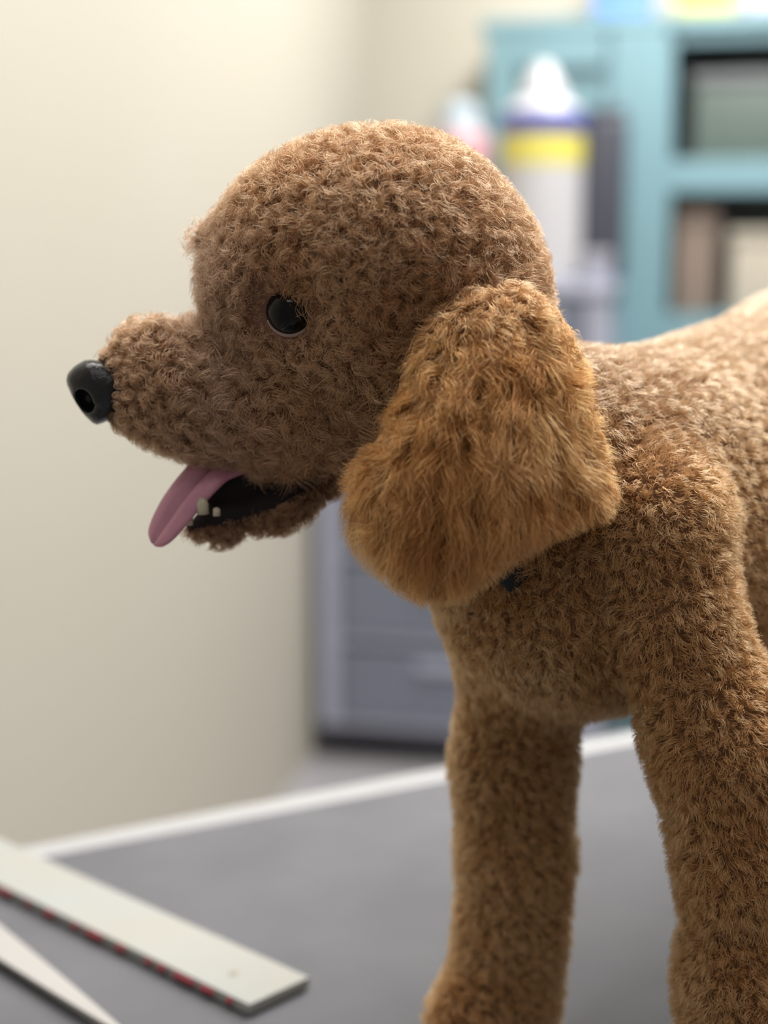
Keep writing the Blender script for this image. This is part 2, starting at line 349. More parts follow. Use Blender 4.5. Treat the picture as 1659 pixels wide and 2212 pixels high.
# ================================================================== the poodle
def smin(a, b, k):
    h = np.clip(0.5 + 0.5 * (b - a) / k, 0, 1)
    return b * (1 - h) + a * h - k * h * (1 - h)
def smax(a, b, k): return -smin(-a, -b, k)
def rcone(P, a, b, ra, rb, sy=1.0):
    """capsule from a to b with radii ra, rb; sy squeezes it along Y about its axis"""
    ba = b - a; l2 = ba @ ba
    q = P - a
    t = np.clip((q @ ba) / l2, 0, 1)
    d = q - t[:, None] * ba
    if sy != 1.0:
        d = d.copy(); d[:, 1] /= sy
    return np.sqrt((d * d).sum(1)) - (ra + (rb - ra) * t)
def ell(P, c, r, ang=0.0):
    """ellipsoid with radii r = (x, y, z), turned by ang in the XZ plane"""
    q = P - c
    if ang:
        ca, sa = math.cos(ang), math.sin(ang)
        q = np.stack([ca * q[:, 0] + sa * q[:, 2], q[:, 1], -sa * q[:, 0] + ca * q[:, 2]], 1)
    r = np.asarray(r)
    k0 = np.sqrt(((q / r) ** 2).sum(1)); k1 = np.sqrt(((q / r ** 2) ** 2).sum(1)) + 1e-9
    return k0 * (k0 - 1) / k1
def poly_sdf(x, y, pts):
    n = len(pts); d = np.full(x.shape, 1e9); s = np.ones(x.shape)
    for i in range(n):
        ax, ay = pts[i]; bx, by = pts[i - 1]
        ex, ey = bx - ax, by - ay; wx, wy = x - ax, y - ay
        t = np.clip((wx * ex + wy * ey) / (ex * ex + ey * ey), 0, 1)
        d = np.minimum(d, (wx - ex * t) ** 2 + (wy - ey * t) ** 2)
        c1 = y >= ay; c2 = y < by; c3 = ex * wy > ey * wx
        flip = (c1 & c2 & c3) | (~c1 & ~c2 & ~c3)
        s = np.where(flip, -s, s)
    return s * np.sqrt(d)
def rc(P, a, b, sy=1.0):
    """rcone given as (u, v, Y, r in px) pairs"""
    return rcone(P, W(*a[:3]), W(*b[:3]), S(a[3], a[2]), S(b[3], b[2]), sy)
def ball(P, a, sy=1.0):
    q = P - W(*a[:3])
    if sy != 1.0: q = q.copy(); q[:, 1] /= sy
    return np.sqrt((q * q).sum(1)) - S(a[3], a[2])

PXS = S(1, 0.0)                                        # metres per pixel in the plane of the head
EYE = W(626, 674, -0.0360); EYE_R = S(52, -0.0360)
EYE2 = W(626, 674, 0.0360) * 1.0; EYE2[0] = EYE[0]; EYE2[2] = EYE[2]
NOSE_POLY = [(188, 775), (232, 782), (268, 812), (274, 850), (255, 890), (228, 912), (205, 919), (180, 895), (158, 862), (142, 825), (146, 806), (162, 789)]
def chaikin(p):
    q = []
    for i in range(len(p)):
        a, c = p[i], p[(i + 1) % len(p)]
        q += [(a[0] * 0.8 + c[0] * 0.2, a[1] * 0.8 + c[1] * 0.2), (a[0] * 0.2 + c[0] * 0.8, a[1] * 0.2 + c[1] * 0.8)]
    return q
NOSE_POLY = chaikin(NOSE_POLY)
def sd_nose_block(P):
    u, v = project(P); px = (P[:, 1] - CAM[1]) / FPX
    y = np.abs(P[:, 1])
    return smax(poly_sdf(u, v, NOSE_POLY) * px + 0.009 * (y / 0.0150) ** 4, y - 0.0150, 0.006)
def fold(P):
    Q = P.copy(); Q[:, 1] = -np.abs(Q[:, 1]); return Q
def muzzle_line(P):
    return rc(P, (640, 840, 0, 172), (345, 828, 0, 132), 0.78)
def sd_head(P):
    d = ball(P, (700, 590, 0, 268), 0.98)
    d = smin(d, ball(P, (848, 570, 0, 292), 0.95), 0.02)
    d = smin(d, ball(P, (985, 640, 0, 205), 0.9), 0.02)
    d = smin(d, rc(P, (800, 760, 0, 215), (690, 868, 0, 150), 0.95), 0.02)
    m = muzzle_line(P)
    m = smin(m, rc(P, (600, 866, 0, 166), (420, 852, 0, 152), 0.80), 0.012)
    m = smin(m, rc(P, (340, 806, 0, 100), (288, 838, 0, 62), 0.66), 0.012)
    m = smin(m, rc(P, (330, 872, 0, 84), (262, 876, 0, 44), 0.70), 0.010)
    m = smin(m, rc(P, (310, 768, 0, 78), (238, 806, 0, 44), 0.75), 0.010)
    m = smax(m, -(sd_nose_block(P) + 0.0040), 0.003)
    d = smin(d, m, 0.016)
    d = smin(d, ball(P, (442, 522, 0.000, 54)), 0.006)            # tuft over the brow
    d = smin(d, ball(P, (520, 610, -0.008, 90)), 0.01)
    # eye sockets and the trough in front of them
    Q = fold(P)
    d = smax(d, -ball(Q, (612, 695, -0.060, 86)), 0.010)
    d = smax(d, -rc(Q, (552, 695, -0.046, 36), (562, 590, -0.056, 32)), 0.010)
    d = smax(d, -rc(Q, (912, 660, -0.060, 42), (842, 860, -0.056, 32)), 0.012)      # hollow in front of the ear
    return d
def sd_inner(P):
    return np.minimum(rc(P, (700, 1015, 0, 55), (440, 1095, 0, 40), 0.62), rc(P, (620, 1010, 0, 50), (458, 1054, 0, 46), 0.55))
def sd_jaw(P):
    d = rc(P, (720, 1000, 0, 70), (610, 1085, 0, 66), 0.95)
    d = smin(d, rc(P, (610, 1085, 0, 66), (470, 1128, 0, 56), 0.9), 0.008)
    d = smin(d, rc(P, (470, 1128, 0, 56), (408, 1140, 0, 32), 0.9), 0.008)
    return np.minimum(d, sd_inner(P) + 0.0)
EAR_POLY = [(935, 640), (1010, 590), (1110, 575), (1185, 610), (1245, 690), (1288, 780), (1304, 870), (1332, 970), (1352, 1085),
            (1318, 1128), (1205, 1170), (1095, 1245), (1010, 1303), (905, 1313), (845, 1280), (785, 1235), (735, 1160),
            (733, 1085), (728, 1005), (795, 930), (850, 810), (888, 705)]
def ear_sheet(u, v):
    """depth of the middle of the near ear"""
    t = np.clip((v - 600) / 700, 0, 1)
    y = -0.040 - 0.026 * np.sin(t * 2.2) - 0.004 * t
    y = y + 0.018 * np.clip((u - 1080) / 260, 0, 1.3) ** 2 + 0.010 * np.clip((860 - u) / 130, 0, 1) ** 2
    return y
def sd_ear(P, far=False):
    Q = P
    if far:
        Q = P.copy(); Q[:, 1] = -P[:, 1]
        c = W(1080, 640, -0.05); Q = c + (Q - c) / 0.86
    u, v = project(Q)
    nearby = (u > 620) & (u < 1460) & (v > 470) & (v < 1420) & (Q[:, 1] < 0.02) & (Q[:, 1] > -0.125)
    out = np.full(len(P), 0.05)
    if not nearby.any(): return out
    Q = Q[nearby]; u = u[nearby]; v = v[nearby]
    ys = ear_sheet(u, v)
    px = (Q[:, 1] - CAM[1]) / FPX
    d2 = poly_sdf(u, v, EAR_POLY) * px
    h = np.abs(Q[:, 1] - ys) - 0.0165
    r = 0.0155
    a, b_ = d2 + r, h + r
    out[nearby] = np.minimum(np.maximum(a, b_), 0) + np.sqrt(np.maximum(a, 0) ** 2 + np.maximum(b_, 0) ** 2) - r
    return out
def sd_body(P):
    d = rc(P, (940, 830, 0, 225), (1235, 1085, 0.015, 325), 0.9)                 # neck
    d = smin(d, ball(P, (1215, 1270, 0.012, 288), 0.92), 0.03)                     # chest
    d = smin(d, rc(P, (1400, 1140, 0.055, 395), (1830, 985, 0.20, 375), 0.85), 0.04)    # trunk
    d = smin(d, rc(P, (1830, 985, 0.20, 375), (2080, 1010, 0.27, 330), 0.9), 0.03)
    d = smin(d, ball(P, (1415, 1130, -0.024, 165)), 0.018)                          # near shoulder and leg
    d = smin(d, rc(P, (1415, 1130, -0.024, 160), (1452, 1330, -0.032, 152)), 0.012)
    d = smin(d, rc(P, (1452, 1330, -0.032, 152), (1568, 1610, -0.04, 172)), 0.012)
    d = smin(d, rc(P, (1568, 1610, -0.04, 172), (1600, 1840, -0.045, 145)), 0.02)
    d = smin(d, rc(P, (1600, 1840, -0.045, 145), (1600, 2120, -0.045, 142)), 0.02)
    d = smin(d, rc(P, (1600, 2120, -0.045, 142), (1580, 2420, -0.045, 150)), 0.02)
    pw = np.array(W(1570, 2400, -0.045)); pw[2] = 0.027
    d = smin(d, rcone(P, pw, pw + np.array([-0.028, -0.010, -0.003]), 0.026, 0.022), 0.012)
    f = rc(P, (1125, 1440, 0.035, 150), (1108, 1650, 0.04, 131))                   # far foreleg
    f = smin(f, rc(P, (1108, 1650, 0.04, 131), (1115, 1850, 0.04, 126)), 0.02)
    f = smin(f, rc(P, (1115, 1850, 0.04, 126), (1104, 2020, 0.04, 120)), 0.02)
    f = smin(f, rc(P, (1104, 2020, 0.04, 120), (1070, 2230, 0.04, 136)), 0.02)
    pf = np.array(W(1092, 2240, 0.04)); pf[2] = 0.028
    f = smin(f, rcone(P, pf, pf + np.array([-0.020, -0.016, -0.003]), 0.027, 0.022), 0.012)
    d = smin(d, f, 0.018)
    # hindquarters, out of the picture on the right
    hip = np.array([0.42, 0.24, 0.30])
    for s in (1, -1):
        off = np.array([0.028, -0.05, 0]) * s
        k = hip + off + np.array([-0.02, 0, -0.13]); h_ = hip + off + np.array([0.06, 0.03, -0.20]); p_ = hip + off + np.array([0.05, 0.02, 0]); p_[2] = 0.026
        d = smin(d, rcone(P, hip + off * 0.8, k, 0.065, 0.045), 0.03)
        d = smin(d, rcone(P, k, h_, 0.042, 0.030), 0.02)
        d = smin(d, rcone(P, h_, p_, 0.028, 0.026), 0.015)
        d = smin(d, rcone(P, p_, p_ + np.array([-0.03, -0.015, -0.002]), 0.025, 0.021), 0.012)
    tl = hip + np.array([0.07, 0.045, 0.05])
    d = smin(d, rcone(P, tl, tl + np.array([0.02, 0.012, 0.10]), 0.02, 0.03), 0.012)
    return d
def all_parts(P):
    return sd_head(P), sd_jaw(P), sd_ear(P), sd_ear(P, True), sd_body(P)
def hull(P, parts=None):
    h, j, e1_, e2_, b_ = parts if parts is not None else all_parts(P)
    d = smin(h, b_, 0.022)
    d = smin(d, j, 0.004)
    d = smin(d, e1_, 0.008)
    d = smin(d, e2_, 0.005)
    return d
def mouth_mark(P):
    """how far a point lies above the lip line of the lower jaw (in metres, negative below)"""
    u, v = project(P)
    lip = np.interp(u, [360, 400, 480, 560, 640, 720], [1150, 1152, 1140, 1118, 1080, 1035])
    return (lip - v) * PXS
def inset_of(parts):
    h, j, e1_, e2_, b_ = parts
    e = np.minimum(e1_, e2_)
    we = 1 / (1 + np.exp(np.clip((e - np.minimum(h, b_)) / 0.003, -30, 30)))
    wb = 1 / (1 + np.exp(np.clip((b_ - h) / 0.006, -30, 30)))
    wj = 1 / (1 + np.exp(np.clip((j - np.minimum(h, b_)) / 0.003, -30, 30)))
    ins = 0.0062 * (1 - wb) + 0.0055 * wb
    ins = ins * (1 - we) + 0.0085 * we
    return ins * (1 - wj) + 0.0042 * wj
def sd_nose(P):
    d = sd_nose_block(P)
    Q = fold(P)
    d = smax(d, -ell(Q, W(182, 866, -0.0095), np.array([22 * PXS, 0.008, 27 * PXS]), 0.3), 0.0016)
    d = smax(d, -rc(Q, (196, 884, -0.0125, 11), (236, 893, -0.0150, 9)), 0.0016)
    d = smax(d, -rc(Q, (252, 838, -0.016, 7), (246, 872, -0.017, 7)), 0.003)
    d = smax(d, -rc(P, (140, 860, 0.0, 4), (205, 925, 0, 4)), 0.003)
    return d
def skin_sdf(P):
    parts = all_parts(P)
    d = hull(P, parts) + inset_of(parts)
    # thin coat round the nose and the eye
    dn = np.sqrt(((P - W(215, 845, 0)) ** 2).sum(1)); d = d - 0.0050 * np.exp(-(dn / 0.023) ** 2)
    dE = np.minimum(np.sqrt(((P - EYE) ** 2).sum(1)), np.sqrt(((P - EYE2) ** 2).sum(1)))
    d = d - 0.0035 * np.exp(-(dE / 0.014) ** 2)
    return d

def surface_nets(f, lo, hi, h, coarse=4, band=None):
    lo = np.array(lo, float); n = np.ceil((np.array(hi) - lo) / h).astype(int) + 1
    n = ((n + coarse - 1) // coarse) * coarse + 1
    nc = (n - 1) // coarse + 1
    def grid(nn, step):
        g = np.meshgrid(*[lo[i] + np.arange(nn[i]) * step for i in range(3)], indexing='ij')
        return np.stack([x.ravel() for x in g], 1)
    vc = f(grid(nc, h * coarse)).reshape(nc)
    lim = h * coarse * 2.2 + (band or 0)
    near = np.abs(vc) < lim
    vol = np.repeat(np.repeat(np.repeat(np.where(vc < 0, -1.0, 1.0), coarse, 0), coarse, 1), coarse, 2)[:n[0], :n[1], :n[2]]
    nb = np.zeros(nc, bool)
    pad = np.pad(near, 1)
    for a in (0, 1, 2):
        for b2 in (0, 1, 2):
            for c in (0, 1, 2):
                nb |= pad[a:a + nc[0], b2:b2 + nc[1], c:c + nc[2]]
    mask = np.repeat(np.repeat(np.repeat(nb, coarse, 0), coarse, 1), coarse, 2)[:n[0], :n[1], :n[2]]
    ii = np.argwhere(mask)
    val = np.empty(len(ii))
    for s in range(0, len(ii), 400000):
        val[s:s + 400000] = f(lo + ii[s:s + 400000] * h)
    vol = vol.copy(); vol[mask] = val
    ins = vol < 0
    m = np.array(n) - 1
    cnt = np.zeros(m, int)
    offs = [(a, b2, c) for a in (0, 1) for b2 in (0, 1) for c in (0, 1)]
    sub = lambda A, o: A[o[0]:o[0] + m[0], o[1]:o[1] + m[1], o[2]:o[2] + m[2]]
    for o in offs: cnt += sub(ins, o)
    act = (cnt > 0) & (cnt < 8)
    cells = np.argwhere(act); idx = np.full(m, -1); idx[act] = np.arange(len(cells))
    acc = np.zeros((len(cells), 3)); num = np.zeros(len(cells))
    for ia, oa in enumerate(offs):
        for ob in offs[ia + 1:]:
            if sum(abs(oa[i] - ob[i]) for i in range(3)) != 1: continue
            va = sub(vol, oa)[act]; vb = sub(vol, ob)[act]
            cr = (va < 0) != (vb < 0)
            t = np.where(cr, va / np.where(cr, va - vb, 1), 0)
            p = np.array(oa) + t[:, None] * (np.array(ob) - np.array(oa))
            acc[cr] += p[cr]; num[cr] += 1
    V = lo + (cells + acc / num[:, None]) * h
    quads = []
    for ax in range(3):
        o1, o2 = [(1, 2), (2, 0), (0, 1)][ax]
        sl0 = [slice(None)] * 3; sl1 = [slice(None)] * 3
        sl0[ax] = slice(0, -1); sl1[ax] = slice(1, None)
        A, B = ins[tuple(sl0)], ins[tuple(sl1)]
        e = np.argwhere(A != B)
        e = e[(e[:, o1] > 0) & (e[:, o2] > 0) & (e[:, o1] < m[o1]) & (e[:, o2] < m[o2])]
        sgn = A[tuple(e.T)]
        u1 = np.zeros(3, int); u1[o1] = 1; u2 = np.zeros(3, int); u2[o2] = 1
        q = np.stack([idx[tuple((e - u1 - u2).T)], idx[tuple((e - u2).T)], idx[tuple(e.T)], idx[tuple((e - u1).T)]], 1)
        q[~sgn] = q[~sgn][:, ::-1]
        quads.append(q)
    Q = np.concatenate(quads)
    Q = Q[(Q >= 0).all(1)]
    return V, Q
def grad(f, P, e=0.0012):
    k = np.array([[1, -1, -1], [-1, -1, 1], [-1, 1, -1], [1, 1, 1]], float)
    g = np.zeros_like(P)
    for kk in k: g += kk * f(P + kk * e)[:, None]
    return g / (np.linalg.norm(g, axis=1, keepdims=True) + 1e-12)
def project_iso(f, V, it=2, e=0.001):
    for _ in range(it):
        g = grad(f, V, e); V = V - g * np.clip(f(V), -0.003, 0.003)[:, None]
    return V
def mesh_np(name, V, Q, material, parent=None, smooth=True):
    me = bpy.data.meshes.new(name)
    me.vertices.add(len(V)); me.vertices.foreach_set('co', V.astype(np.float32).ravel())
    k = Q.shape[1]
    me.loops.add(Q.size); me.loops.foreach_set('vertex_index', Q.astype(np.int32).ravel())
    me.polygons.add(len(Q)); me.polygons.foreach_set('loop_start', np.arange(0, Q.size, k, dtype=np.int32))
    me.update(calc_edges=True); me.validate()
    return link_mesh(name, me, material, parent, smooth)

# ---- hashed lattice noise
def hash3(I, seed):
    x = (I[:, 0].astype(np.int64) * 73856093) ^ (I[:, 1].astype(np.int64) * 19349663) ^ (I[:, 2].astype(np.int64) * 83492791) ^ (seed * 2654435761)
    x = (x ^ (x >> 13)) * 1274126177 & 0x7fffffff
    x = (x ^ (x >> 15)) * 2246822519 & 0x7fffffff
    x = (x ^ (x >> 14)) & 0xffffff
    return x / float(0x1000000)
def vnoise(P, size, seed=1):
    q = P / size; i = np.floor(q).astype(np.int64); f = q - i; f = f * f * (3 - 2 * f)
    r = np.zeros(len(P))
    for a in (0, 1):
        for b2 in (0, 1):
            for c in (0, 1):
                w = (f[:, 0] if a else 1 - f[:, 0]) * (f[:, 1] if b2 else 1 - f[:, 1]) * (f[:, 2] if c else 1 - f[:, 2])
                r += w * hash3(i + np.array([a, b2, c]), seed)
    return r
def clumps(P, size, seed):
    """nearest jittered lattice point: its place and a few random numbers"""
    q = P / size; i0 = np.floor(q).astype(np.int64)
    best = np.full(len(P), 1e9); ctr = np.zeros_like(P); cid = np.zeros_like(i0)
    for a in (-1, 0, 1):
        for b2 in (-1, 0, 1):
            for c in (-1, 0, 1):
                I = i0 + np.array([a, b2, c])
                pt = I + np.stack([hash3(I, seed), hash3(I, seed + 11), hash3(I, seed + 23)], 1)
                d = ((pt - q) ** 2).sum(1); m = d < best
                best[m] = d[m]; ctr[m] = pt[m] * size; cid[m] = I[m]
    return ctr, [hash3(cid, seed + 31 + 7 * k) for k in range(8)]
def unit(v): return v / (np.linalg.norm(v, axis=1, keepdims=True) + 1e-12)

# ---- the skin: one continuous body
M_skin = bpy.data.materials.new('skin_and_undercoat'); M_skin.use_nodes = True
nt = M_skin.node_tree; b = nt.nodes['Principled BSDF']; at = nt.nodes.new('ShaderNodeAttribute'); at.attribute_name = 'tint'
nt.links.new(at.outputs['Color'], b.inputs['Base Color']); b.inputs['Roughness'].default_value = 0.7; b.inputs['Specular IOR Level'].default_value = 0.2
dog = thing('poodle', 'apricot brown poodle standing on the table with its tongue out', 'dog', (0.12, 0.02, 0.0))
V, Q = surface_nets(skin_sdf, (-0.16, -0.15, -0.01), (0.62, 0.42, 0.53), 0.0032)
V = project_iso(skin_sdf, V, 2)
body = mesh_np('body', V - np.array([0.12, 0.02, 0.0]), Q, M_skin, dog)
def skin_tint(P):
    n = len(P); parts = all_parts(P); h, j, e1_, e2_, b_ = parts
    col = np.tile(np.array([0.16, 0.080, 0.040]), (n, 1))
    dE = np.minimum(np.linalg.norm(P - EYE, axis=1), np.linalg.norm(P - EYE2, axis=1))
    w = np.exp(-(dE / 0.016) ** 2)[:, None]; col = col * (1 - w) + np.array([0.20, 0.105, 0.085]) * w
    dn = np.linalg.norm(P - W(215, 845, 0), axis=1); w = np.exp(-(dn / 0.019) ** 4)[:, None]; col = col * (1 - w) + np.array([0.07, 0.045, 0.04]) * w
    mk = in_mouth(P, parts)
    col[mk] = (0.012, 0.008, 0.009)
    return col
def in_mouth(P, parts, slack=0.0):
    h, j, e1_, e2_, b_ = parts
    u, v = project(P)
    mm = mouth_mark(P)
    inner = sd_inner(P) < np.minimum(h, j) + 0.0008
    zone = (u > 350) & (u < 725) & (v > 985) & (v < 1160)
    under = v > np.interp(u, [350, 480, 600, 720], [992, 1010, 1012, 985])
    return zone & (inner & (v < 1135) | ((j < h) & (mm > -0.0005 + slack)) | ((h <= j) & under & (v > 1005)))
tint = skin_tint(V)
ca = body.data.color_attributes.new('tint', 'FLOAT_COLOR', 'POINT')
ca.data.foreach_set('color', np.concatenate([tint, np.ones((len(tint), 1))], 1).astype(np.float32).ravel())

# ---- fur
M_fur = bpy.data.materials.new('apricot_fur'); M_fur.use_nodes = True
nt = M_fur.node_tree; nt.nodes.remove(nt.nodes['Principled BSDF'])
at = nt.nodes.new('ShaderNodeAttribute'); at.attribute_name = 'tint'
hb = nt.nodes.new('ShaderNodeBsdfHairPrincipled'); hb.model = 'CHIANG'; hb.parametrization = 'COLOR'
hb.inputs['Roughness'].default_value = 0.42; hb.inputs['Radial Roughness'].default_value = 0.75
hb.inputs['Random Roughness'].default_value = 0.2; hb.inputs['Coat'].default_value = 0.0
gm = nt.nodes.new('ShaderNodeGamma'); gm.inputs['Gamma'].default_value = 0.66      # the matt, woolly share of the coat
df = nt.nodes.new('ShaderNodeBsdfDiffuse'); mx = nt.nodes.new('ShaderNodeMixShader'); mx.inputs[0].default_value = 0.40
nt.links.new(at.outputs['Color'], hb.inputs['Color']); nt.links.new(at.outputs['Color'], gm.inputs['Color']); nt.links.new(gm.outputs['Color'], df.inputs['Color'])
nt.links.new(hb.outputs['BSDF'], mx.inputs[1]); nt.links.new(df.outputs['BSDF'], mx.inputs[2]); nt.links.new(mx.outputs[0], nt.nodes['Material Output'].inputs['Surface'])

T3 = np.concatenate([Q[:, [0, 1, 2]], Q[:, [0, 2, 3]]])
p0, p1, p2 = V[T3[:, 0]], V[T3[:, 1]], V[T3[:, 2]]
ar = np.linalg.norm(np.cross(p1 - p0, p2 - p0), axis=1) / 2
cen = (p0 + p1 + p2) / 3
fn = unit(np.cross(p1 - p0, p2 - p0)); view = unit(CAM - cen)
facing = (fn * view).sum(1)
uc, vc_ = project(cen)
inframe = (uc > -150) & (uc < IW + 170) & (vc_ > -150) & (vc_ < IH + 150)
dens = np.where(facing > -0.30, 1.0, 0.35) * np.where(inframe, 1.0, 0.22)
cparts = all_parts(cen)
headish = np.minimum(cparts[0], cparts[1]) < cparts[4]
earish = np.minimum(cparts[2], cparts[3]) < np.minimum(np.minimum(cparts[0], cparts[1]), cparts[4])
blocked = ((cparts[3] < np.minimum(cparts[0], cparts[4]))) & True
dens = dens * np.where(earish, 1.15, np.where(headish, 1.25, 0.85)) * np.where(blocked, 0.35, 1.0)
wgt = ar * dens
STRANDS = int(390000 * FUR_SCALE)
pick = RNG.choice(len(T3), size=STRANDS, p=wgt / wgt.sum())
r1 = np.sqrt(RNG.random(STRANDS)); r2 = RNG.random(STRANDS)
roots = p0[pick] * (1 - r1)[:, None] + p1[pick] * (r1 * (1 - r2))[:, None] + p2[pick] * (r1 * r2)[:, None]
parts = all_parts(roots)
h, j, e1_, e2_, b_ = parts
vn = np.zeros_like(V); fa = np.cross(p1 - p0, p2 - p0)
for c_ in range(3): np.add.at(vn, T3[:, c_], fa)
vn = unit(vn)
nrm = unit(vn[T3[pick, 0]] * (1 - r1)[:, None] + vn[T3[pick, 1]] * (r1 * (1 - r2))[:, None] + vn[T3[pick, 2]] * (r1 * r2)[:, None])
reg = np.argmin(np.stack([h, j, e1_, e2_, b_]), axis=0)      # 0 head, 1 jaw, 2 near ear, 3 far ear, 4 body
dE = np.minimum(np.linalg.norm(roots - EYE, axis=1), np.linalg.norm(roots - EYE2, axis=1))
dN = sd_nose(roots)
tu, tv_ = project(roots)
tro = np.exp(-((tu - 562 + (tv_ - 640) * 0.10) / 30) ** 4) * np.clip((tv_ - 565) / 40, 0, 1) * np.clip((725 - tv_) / 30, 0, 1) * (roots[:, 1] < 0)
keep = ~in_mouth(roots, parts, 0.0022) & (RNG.random(len(roots)) > 0.85 * tro) & (dN > 0.0012) & (dE > EYE_R * 1.08)
roots, nrm, reg, dE, dN = roots[keep], nrm[keep], reg[keep], dE[keep], dN[keep]
ru, rv = project(roots)

def strands(name, sel, K, flow, length, lift, amp, freq, csize, cpull, rad, col, wob=0.12, seed=3, fade=0.0, trim=None, vary=0.5):
    P, N_ = roots[sel], nrm[sel]; n = len(P)
    F = flow - (flow * N_).sum(1, keepdims=True) * N_; F = unit(F)
    ctr, rn = clumps(P, csize, seed)
    off = P - ctr; off -= (off * N_).sum(1, keepdims=True) * N_
    rj = RNG.normal(size=(n, 3)) * wob; rj -= (rj * N_).sum(1, keepdims=True) * N_ * 0.5
    # each lock leans its own way
    ax = np.stack([rn[0] - 0.5, rn[1] - 0.5, rn[2] - 0.5], 1); ax = unit(ax - (ax * N_).sum(1, keepdims=True) * N_)
    lean = lift[:, 1]
    D = N_ * lift[:, 0][:, None] + F * lean[:, None] + ax * lift[:, 2][:, None] + rj
    E1 = unit(np.cross(D, ax + 0.3 * F)); E2 = unit(np.cross(D, E1))
    ph = rn[3] * 2 * math.pi + RNG.normal(size=n) * 0.35
    fr = freq * (0.7 + 0.7 * rn[4]) * np.where(rn[5] > 0.5, 1, -1)
    am = amp * (0.6 + 0.8 * rn[6]) * (0.85 + 0.3 * RNG.random(n))
    L = length * (0.72 + 0.36 * rn[7]) * (0.82 + 0.3 * RNG.random(n))
    if trim is not None:                                # scissored: hair past the outline of the clip is cut back
        for _ in range(2):
            a_ = 2 * math.pi * fr + ph
            tip = P + D * L[:, None] - off * cpull[:, None] + E1 * (am * (np.cos(a_) - np.cos(ph)))[:, None] + E2 * (am * (np.sin(a_) - np.sin(ph)))[:, None] + (F * (fade * L)[:, None] if fade else 0.0)
            L = L * np.where(trim(tip), 0.66, 1.0)
    t = np.linspace(0, 1, K)
    pos = np.empty((n, K, 3))
    for k, tk in enumerate(t):
        pull = cpull * tk ** 0.9
        a_ = 2 * math.pi * fr * tk + ph
        w_ = am * min(1.0, tk * 1.6)
        droop = F * (fade * tk * tk * L)[:, None] if fade else 0.0
        pos[:, k] = P + D * (L * tk)[:, None] - off * pull[:, None] + E1 * (w_ * (np.cos(a_) - np.cos(ph)))[:, None] + E2 * (w_ * (np.sin(a_) - np.sin(ph)))[:, None] + droop
    hc = bpy.data.hair_curves.new(name)
    hc.add_curves([K] * n)
    base = np.array(dog.location)
    hc.attributes['position'].data.foreach_set('vector', (pos - base).astype(np.float32).ravel())
    ra = hc.attributes.get('radius') or hc.attributes.new('radius', 'FLOAT', 'POINT')
    prof = np.interp(t, [0, 0.55, 1], [1.0, 0.9, 0.25])
    rr = (rad * (0.75 + 0.5 * RNG.random(n)))[:, None] * prof
    ra.data.foreach_set('value', rr.astype(np.float32).ravel())
    ta = hc.attributes.new('tint', 'FLOAT_COLOR', 'CURVE')
    c = col * (1 - vary / 2 + vary * rn[2])[:, None] * (0.85 + 0.3 * RNG.random(n))[:, None]
    ta.data.foreach_set('color', np.concatenate([np.clip(c, 0, 0.95), np.ones((n, 1))], 1).astype(np.float32).ravel())
    hc.materials.append(M_fur)
    o = bpy.data.objects.new(name, hc); C.objects.link(o); o.parent = dog
    o['kind'] = 'stuff'
    return o

def lerp3(a, b2, w): return np.asarray(a) * (1 - w)[:, None] + np.asarray(b2) * w[:, None]
X_, Y_, Z_ = np.eye(3)
# head
s = (reg == 0) | (reg == 1)
P = roots[s]; u, v = ru[s], rv[s]; n = len(P)
muz = np.clip((560 - u) / 200, 0, 1) * np.clip((v - 560) / 120, 0, 1); jaw = (reg[s] == 1).astype(float)
cheek = np.clip((v - 690) / 130, 0, 1)
flow = np.zeros((n, 3)); flow += np.array([0.55, 0, -0.8]); flow += muz[:, None] * np.array([0.5, 0, 0.1]); flow[jaw > 0] = (0.15, 0, -1)
leng = 0.0110 + 0.0025 * cheek - 0.0005 * muz
near_eye = np.exp(-((dE[s] - EYE_R) / 0.008).clip(0) ** 2)
low_eye = near_eye * (v > 655)
leng = leng * (1 - 0.55 * near_eye - 0.15 * low_eye)
dn = np.linalg.norm(P - W(215, 845, 0), axis=1)
leng = leng * (0.14 + 0.86 * np.clip((dn - 0.0145) / 0.022, 0, 1))
leng[jaw > 0] = 0.0072
trough = np.exp(-((u - 562 + (v - 640) * 0.10) / 30) ** 4) * np.clip((v - 565) / 40, 0, 1) * np.clip((725 - v) / 30, 0, 1)
leng = leng * (1 - 0.86 * trough)
away = P - EYE; away[:, 1] = 0
below = near_eye * np.clip((v - 660) / 30, 0, 1)
flow = flow * (1 - below)[:, None] + below[:, None] * unit(away) * 1.3
brow = np.exp(-((dE[s] - EYE_R) / 0.011).clip(0) ** 2) * np.clip((690 - v) / 30, 0, 1) * np.clip((u - 590) / 25, 0, 1) * (P[:, 1] < 0)
flow = flow * (1 - brow)[:, None] + brow[:, None] * np.array([-0.25, -0.35, -1.0])
leng = leng * (1 - brow) + 0.0105 * brow
lift = np.stack([(0.64 - 0.14 * cheek - 0.25 * near_eye) * (1 - 0.4 * brow), 0.16 + 0.32 * cheek + 0.3 * below + 0.7 * brow, (0.68 + 0.02 * cheek) * (1 - 0.7 * below) * (1 - 0.7 * brow)], 1)
nz = vnoise(P, 0.018, 5); nz2 = vnoise(P, 0.007, 9)
colh = lerp3((0.45, 0.208, 0.094), (0.34, 0.135, 0.052), np.clip(nz * 1.3 - 0.2, 0, 1))
colh = lerp3(colh, (0.43, 0.235, 0.150), np.clip((620 - u) / 160, 0, 1) * np.clip((v - 430) / 120, 0, 1) * 0.6)
colh = lerp3(colh, (0.41, 0.180, 0.072), muz * np.clip((480 - u) / 150, 0, 1) * 0.6)
